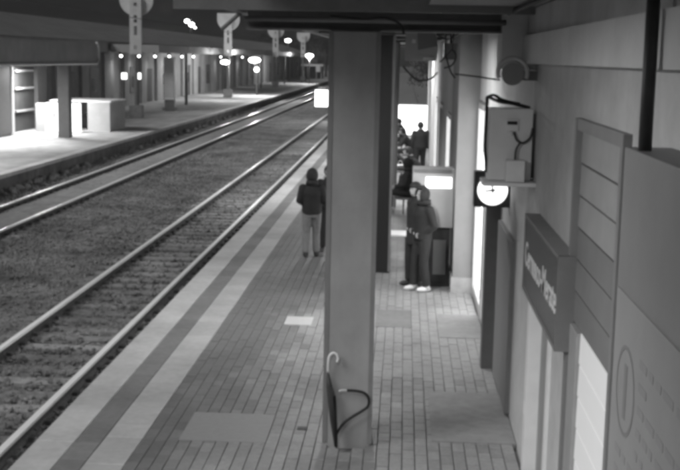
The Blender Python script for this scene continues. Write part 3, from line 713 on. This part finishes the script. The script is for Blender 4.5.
person('seated person in dark hooded coat nearest behind the ticket machine', (.16, 29.2, 0), math.radians(80), 1.78, 'sit', 'lap', M_JKTB, M_TROU2, M_SHOED, hood=True, bulk=1.15)
stool(.06, 29.2, 'short seat under the dark hooded person behind ticket machine')
person('seated person in dark jacket between the bench and the bright panel', (.3, 42.5, 0), math.radians(95), 1.76, 'sit', 'knees', M_JKT, M_TROU, M_SHOED, lean=.5, bulk=1.15)
stool(.2, 42.5, 'short seat under the dark jacketed person before bright panel')
hb_ = thing('handbag', 'pale bag resting on the short seat beside bending figure', 'bag', (-.05, 35.9, .4))
MB().box(-.17, .05, 35.83, 35.97, .402, .62).build('bag_body', M_WHITE, hb_, bevel=.03); cable([(-.12, 35.9, .61), (-.1, 35.9, .72), (-.02, 35.9, .72), (0, 35.9, .61)], .01, 'handle', M_PALEM, hb_)

# ------------------------------------------------------------------ far platform furniture
XB = -21.
fb_ = thing('far_building', 'long low dark roofed building behind the far platform', 'building', (XB-3, 110, 0))
MB().box(XB-6, XB, 30, 235, -.02, 4.0).build('wall', M_FWALL, fb_)
k = 0; yy = 34.
while yy < 234:
    MB().box(XB, XB+.22, yy, yy+1.3+.5*(k % 3), -.01, 3.9).build('pilaster', M_FPS, fb_)
    d = MB().box(XB+.001, XB+.06, yy+2.2+.3*(k % 2), yy+4.6, .02 if k % 3 else .9, 2.7+.2*(k % 2)).build('door' if k % 3 else 'window', M_FDARK if k % 4 else M_FWALL, fb_)
    if k % 2: MB().box(XB+.061, XB+.075, yy+3.0, yy+3.9, 1.3, 2.2).build('pane', M_GLASS, d)
    yy += 5.7; k += 1
MB().box(XB-.5, XB+.6, 29, 236, 3.98, 4.68).build('fascia', M_FPIL, fb_)
MB().prism([(XB+.75, 4.69), (XB-4, 6.3), (XB-7, 6.3), (XB-7, 4.69)], 'y', 20, 238).build('roof', M_ROOF, fb_)
for i, yy in enumerate([82, 87.6, 93.3, 99, 104.7, 110.4, 127, 144]):
    t = thing('wall_lamp', f'small lit round lamp under far roof edge, {["first","second","third","fourth","fifth","sixth","seventh","eighth"][i]} from the left', 'lamp', (XB+.75, yy, 3.75), 'small lamps under the far roof edge')
    MB().box(XB+.62, XB+.8, yy-.05, yy+.05, 3.78, 3.979).build('bracket', M_DARK, t); MB().ball((XB+.78, yy, 3.70), (.085, .085, .07), 12, 8).build('lens', M_LAMP, t, smooth=True)
    area(t, (XB+1.1, yy, 3.45), 14, .3, .3)
def far_canopy(y0, y1, xa, xb, z0, z1, label, posts, trim=True, fm=M_SHEL, rr=.35):
    t = thing('shelter_canopy', label, 'canopy', ((xa+xb)/2, (y0+y1)/2, 0))
    r = rr; arcp = [(y1-r+r*math.cos(a), z0+r-r*math.sin(a)) for a in [k*PI/2/6 for k in range(7)]]
    arct = [(y1-r+r*math.cos(a), z1-r+r*math.sin(a)) for a in [PI/2-k*PI/2/6 for k in range(7)]]
    poly = [(y0, z0), (y0, z1)] + arct + arcp
    MB().prism(poly, 'x', xa, xb).build('roof', fm, t)
    if trim:
        pts = [Vector((xb+.03, p[0], p[1])) for p in arct + arcp] + [Vector((xb+.03, y0, z0))]
        MB().tube(pts, .06, 6).build('edge_trim', M_WHITE, t)
    for yy, wd_, x in posts: MB().box(x-wd_/2, x+wd_/2, yy-wd_/2, yy+wd_/2, -.01, z0).build('post', M_JAMB, t)
    return t
c1 = far_canopy(20, 57.5, -19.5, -15.35, 3.36, 4.38, 'grey rounded end shelter canopy over far platform at left edge', [(52.6, .52, -15.62), (30, .5, -16.1)])
for yy in (38, 48, 55):
    t = thing('ceiling_lamp', f'lamp under the left shelter canopy, {"near" if yy == 38 else "middle" if yy == 48 else "end"} one', 'lamp', (-17.6, yy, 3.2), 'lamps under the left shelter canopy')
    MB().box(-18.3, -16.9, yy-.1, yy+.1, 3.27, 3.359).build('housing', M_PALEM, t); MB().box(-18.25, -16.95, yy-.07, yy+.07, 3.25, 3.269).build('lens', M_LAMPS, t); area(t, (-17.6, yy, 3.24), 300, 1.2, .15)
c2 = far_canopy(79, 185, -20.2, -16.85, 3.98, 4.5, 'long pale edged shelter canopy along the far platform', [(at_z(u, v_, 0).y, .2, -17.05) for u, v_ in ((203, 105), (238, 96), (264, 89), (283, 84))], trim=False, fm=M_FPIL, rr=.2)
for n_, (u, v_, r_, pw) in enumerate([(225, 62, .38, 100), (254.5, 60, .58, 300), (256.6, 69.5, .22, 0), (309.5, 55.5, .55, 400)]):
    yy = (100, 113, 116, 170)[n_]; p = at_y(u, v_, yy)
    lab = ['flat bright pendant lamp below far canopy, left one', 'biggest and brightest pendant lamp below the far canopy', 'small round lamp just below the biggest pendant lamp', 'distant pendant lamp near the end shelter'][n_]
    t = thing('pendant_lamp', lab, 'lamp', p, 'pendant lamps of the far platform')
    MB().ball(p, (r_, r_, r_*.42 if n_ != 2 else r_), 16, 8).build('lens', M_LAMP, t, smooth=True)
    top = 3.98 if n_ < 2 else (p.z+.5 if n_ == 2 else p.z+1)
    if n_ < 2: MB().tube([(p.x, p.y, p.z+.05), (p.x, p.y, max(top, p.z+.3))], .04, 6).build('rod', M_DARK, t)
    else: MB().tube([(p.x, p.y+.1, -.01), (p.x, p.y+.1, p.z)], .07, 6).build('post', M_DARK, t)
    if pw:
        d = bpy.data.lights.new('lamp_light', 'POINT'); d.energy = pw*3; d.shadow_soft_size = .1; o = bpy.data.objects.new('lamp_light', d); sc.collection.objects.link(o); o.parent = t; o.location = (0, 0, -(r_*.42+.15))
# masts with pierced panel and half-round head
for n_, (u, lab) in enumerate([(136, 'nearest mast with pierced panel and half round head on far platform'), (228, 'second pierced panel mast along the far platform'), (275.5, 'third pierced panel mast, right of the brightest lamp'), (303, 'farthest and smallest pierced panel mast')]):
    Ym = at_x(u, 55, -16.45).y; x = -16.45
    t = thing('overhead_line_mast', lab, 'mast', (x, Ym, 0), 'masts along the far platform')
    MB().tube([(x, Ym, -.01), (x, Ym, 4.0)], .11, 10).build('pole', M_GREYM, t)
    MB().box(x-.4, x+.4, Ym-.3, Ym+.3, -.01, .75).build('base', M_PLINTH, t, bevel=.03)
    wv = .36; pn = MB(); hz = [(4.15, 4.4), (5.0, 5.55), (5.75, 5.95), (6.05, 6.2), (6.75, 6.95)]
    pn.box(x-wv, x-.1, Ym-.12, Ym+.12, 3.85, 7.3); pn.box(x+.1, x+wv, Ym-.12, Ym+.12, 3.85, 7.3); zz = 3.85
    for a_, b_ in hz + [(7.3, 7.3)]: pn.box(x-.1, x+.1, Ym-.118, Ym+.118, zz, a_); zz = b_
    pn.build('pierced_panel', M_MAST, t)
    half = [(x+1.05*math.cos(a), 7.25-.05+1.05*math.sin(a)) for a in [PI+PI*q/20 for q in range(21)]]
    MB().prism(half + [(x+1.05, 7.75), (x-1.05, 7.75)], 'y', Ym+.13, Ym+.3).build('half_round_head', M_MAST, t)
# pale end pillar and bin of the long canopy
pl = thing('pillar', 'pale lit square pillar at the near end of long far canopy', 'pillar', (-16.45, 80.7, 0))
MB().box(-16.8, -16.1, 80.4, 81., .2, 3.7).build('shaft', M_WHITE, pl, bevel=.03); MB().box(-16.9, -16., 80.3, 81.1, -.01, .2).build('base', M_PLINTH, pl)
lb = thing('litter_bin', 'small dark litter bin at the foot of the pale pillar', 'bin', (-16.1, 79.6, 0))
MB().box(-16.55, -15.95, 79.4, 79.9, -.01, .75).build('bin_body', M_BEAM, lb, bevel=.03); MB().box(-16.6, -15.9, 79.35, 79.95, .751, .86).build('lid', M_WHITE, lb, bevel=.02)
# kiosk at far left, dark shop front
kk = thing('kiosk', 'grey panelled kiosk at far left edge of far platform', 'kiosk', (-19.5, 48, 0))
MB().box(-20.9, -18.3, 40, 53, -.01, 3.3).build('wall', M_JAMB, kk)
for q in range(5): MB().box(-18.3, -18.26, 40.1+q*2.6, 42.6+q*2.6, .1, 3.2).build('panel', M_JAMB, kk)
MB().box(-18.35, -18.2, 53.01, 53.2, -.01, 3.3).build('corner_post', M_WHITE, kk)
sf = thing('shop_front', 'dark shop front with pale shelves beside the kiosk', 'shop front', (-19.5, 56, 0))
MB().box(-20.9, -18.9, 55, 58.3, -.01, 3.2).build('dark_window', M_FDARK, sf)
for z0 in (.95, 2.05, 2.9): MB().box(-18.9, -18.75, 55.2, 57.9, z0, z0+.09).build('shelf', M_FWALL, sf)
MB().box(-18.9, -18.7, 58.31, 59.8, -.01, 3.3).build('side_pier', M_JAMB, sf)
# underpass parapet: white panel glows in place of inside lamp light, and pale returns
pp = thing('underpass_parapet', 'brightly lit white underpass parapet with pale side walls on far platform', 'parapet', (-16, 57.5, 0))
a = at_z(38, 131.5, 0); b_ = at_z(88, 131, 0)
MB().box(a.x, a.x+.45, a.y-.3, a.y+.1, -.01, 1.40).build('end_panel', M_FPIL, pp); MB().box(a.x+.46, b_.x, a.y-.2, a.y, .02, 1.42).build('lit_panel', M_KIOSK, pp)
MB().box(b_.x+.01, -14.65, 57.0, 57.25, -.01, 1.45).build('pale_wall', M_FPIL, pp)
MB().box(b_.x-1.9, -14.6, 57.0, 60.3, 1.452, 1.52).build('coping', M_WHITE, pp); MB().box(-14.85, -14.65, 57.26, 60.2, -.01, 1.45).build('side_wall', M_PALEM, pp)
q = at_y(54, 117, a.y-.22); MB().ball((q.x, q.y, q.z+.12), (.09, .01, .09), 10, 6).build('printed_mark', M_INK, pp); MB().box(q.x-.05, q.x+.05, q.y-.005, q.y+.01, q.z-.35, q.z+.04).build('printed_mark', M_INK, pp)
for u, lab in ((124, 'small square lit sign left of the nearest mast'), (138, 'small square lit sign right of the nearest mast')):
    p = at_y(u, 76, 74); t = thing('lit_sign', lab, 'sign', p); MB().box(p.x-.17, p.x+.17, 74, 74.12, p.z-.2, p.z+.2).build('lit_face', M_LIT, t, bevel=.02); MB().box(p.x-.03, p.x+.03, 74.02, 74.1, -.01, p.z-.2).build('stand', M_DARK, t)
# end shelter
es = thing('end_shelter', 'small white roofed waiting shelter at the far end of platform', 'shelter', (-16.5, 212, 0))
a = at_y(301, 64, 210); b_ = at_y(323, 64, 210)
MB().box(a.x, b_.x, 210, 214, a.z-.35, a.z).build('roof', M_WHITE, es)
for x in (a.x+1.2, b_.x-1.2, b_.x-.3): MB().box(x-.1, x+.1, 210.2, 210.4, -.01, a.z-.35).build('post', M_FPIL, es)
MB().box(a.x+.3, b_.x-.2, 213.6, 213.9, -.01, a.z-.35).build('back_wall', M_FDARK, es)
p = at_y(318, 68, 209.8); MB().box(p.x-.4, p.x+.4, 209.9, 210.1, p.z-.7, p.z+.6).build('name_board', M_WHITE, es)
# floodlight pole behind the roof
fl = thing('floodlight_pole', 'tall pole with three bright floodlights above the far roof', 'floodlight', (-30, 150, 0))
p = at_y(189, 22, 150)
MB().tube([(p.x+.2, 150.3, -.8), (p.x+.2, 150.3, p.z+.4)], .15, 8).build('pole', M_DARK, fl)
for u, v_, r_ in ((187, 21, .25), (191.5, 24.5, .29), (195, 27.5, .13)):
    p = at_y(u, v_, 150); MB().ball(p, (r_*1.2, r_*.6, r_*.9), 12, 8).build('lamp_head', M_LAMP, fl, smooth=True)
p = at_y(288, 40.5, 190); sl = thing('street_lamp', 'lone distant street lamp above the far trees', 'street lamp', (p.x, 190.2, 0)); MB().ball(p, (.5, .4, .25), 10, 6).build('lens', M_LAMP, sl, smooth=True); MB().tube([(p.x, 190.5, -.8), (p.x, 190.5, p.z-.4), (p.x, 190.2, p.z+.1)], .1, 6).build('pole', M_DARK, sl)
# lit window far off
p = at_y(286, 65, 200); 
# overhead contact wires
for x, lab in ((-4.97, 'thin overhead contact wire above the near track'), (-10.3, 'thin overhead contact wire above the far track')):
    t = MB(); t.tube([(x, -10, 5.25), (x+.1, 60, 5.2), (x-.1, 160, 5.25), (x, 320, 5.25)], .012, 6); tag(t.build('contact_wire', M_DARK), lab, 'wire')

# ------------------------------------------------------------------ far trees
def tree(x, y, h, r, label):
    t = thing('tree', label, 'tree', (x, y, -.8), 'dark trees at the end of the line')
    b = MB(); b.tube([(x, y, -.8), (x+.1, y, h*.35), (x+.2, y+.1, h*.75)], [.28, .2, .07], 8)
    for k in range(9):
        a = random.uniform(0, 6.28); z0 = h*random.uniform(.3, .6); b.tube([(x+.1, y, z0), (x+math.cos(a)*r*.5, y+math.sin(a)*r*.5, z0+h*.15), (x+math.cos(a)*r*.85, y+math.sin(a)*r*.85, z0+h*.22)], [.09, .06, .02], 5)
    b.build('trunk', M_BARK, t)
    vv, ff = [], []
    cl_ = []
    for k in range(46):
        a = random.uniform(0, 6.28); q = random.random()**.6; zz = random.uniform(.28, 1.0); rr_ = r*math.sin(min(1, (1.03-zz)*2.2)*1.5)*q
        cl_.append((x+math.cos(a)*rr_, y+math.sin(a)*rr_, h*zz))
    for c in cl_:
        for j in range(60):
            p = Vector(c)+Vector((random.gauss(0, .45), random.gauss(0, .45), random.gauss(0, .4))); s_ = random.uniform(.10, .22)
            a = Vector((random.gauss(0, 1), random.gauss(0, 1), random.gauss(0, 1))).normalized(); bb = a.orthogonal().normalized(); k0 = len(vv)
            vv += [p+a*s_, p+bb*s_*.5, p-a*s_, p-bb*s_*.5]; ff.append((k0, k0+1, k0+2, k0+3))
    me = bpy.data.meshes.new('crown'); me.from_pydata(vv, [], ff); link('crown', me, M_LEAF, t)
for u, y, h, r, lab in ((316, 250, 10, 4.5, 'tall dark tree behind the end shelter'), (300, 262, 8, 4, 'lower dark tree left of the end shelter'), (326, 235, 12, 4, 'dark tree partly behind front column at line end'), (283, 270, 8.5, 4.5, 'dark tree beneath the distant street lamp'), (262, 285, 9, 5, 'dark tree rising behind the far canopy')):
    tree(at_y(u, 60, y).x, y, h, r, lab)
tree(at_y(436, 60, 118).x, 118, 6.5, 2.6, 'leafy tree at end of passage above bright panel')
lp = thing('added_lamp_post', 'added lamp post past the station building end, seen through the passage', 'lamp post', (2.2, 78, 0))  # made-up lamp that brightens the platform beyond the building
MB().tube([(2.2, 78, -.06), (2.2, 78, 5.2), (1.2, 78, 5.5)], [.07, .05, .04], 8).build('pole', M_GREYM, lp, smooth=True); MB().box(.5, 1.25, 77.85, 78.15, 5.42, 5.54).build('lamp_head', M_GREYM, lp, bevel=.02)
MB().box(.55, 1.1, 77.88, 78.12, 5.40, 5.419).build('lens', M_LAMPS, lp); area(lp, (.82, 78, 5.38), 700, .5, .25)

# ------------------------------------------------------------------ added haze volume, lifts the blacks and glows round the lamps
hz = MB().box(-275, 275, -75, 715, -1.8, 19).build('haze', M_GROUND); tag(hz, 'thin haze volume added over the station to lift the dark tones', 'haze', kind='stuff')
hm_ = bpy.data.materials.new('added_haze'); hm_.use_nodes = True; n = hm_.node_tree; n.nodes.clear()
vo = n.nodes.new('ShaderNodeVolumePrincipled'); vo.inputs['Color'].default_value = (.9, .9, .9, 1); vo.inputs['Density'].default_value = 0.00038; vo.inputs['Anisotropy'].default_value = .35
oo = n.nodes.new('ShaderNodeOutputMaterial'); n.links.new(vo.outputs[0], oo.inputs['Volume']); hz.data.materials.clear(); hz.data.materials.append(hm_)
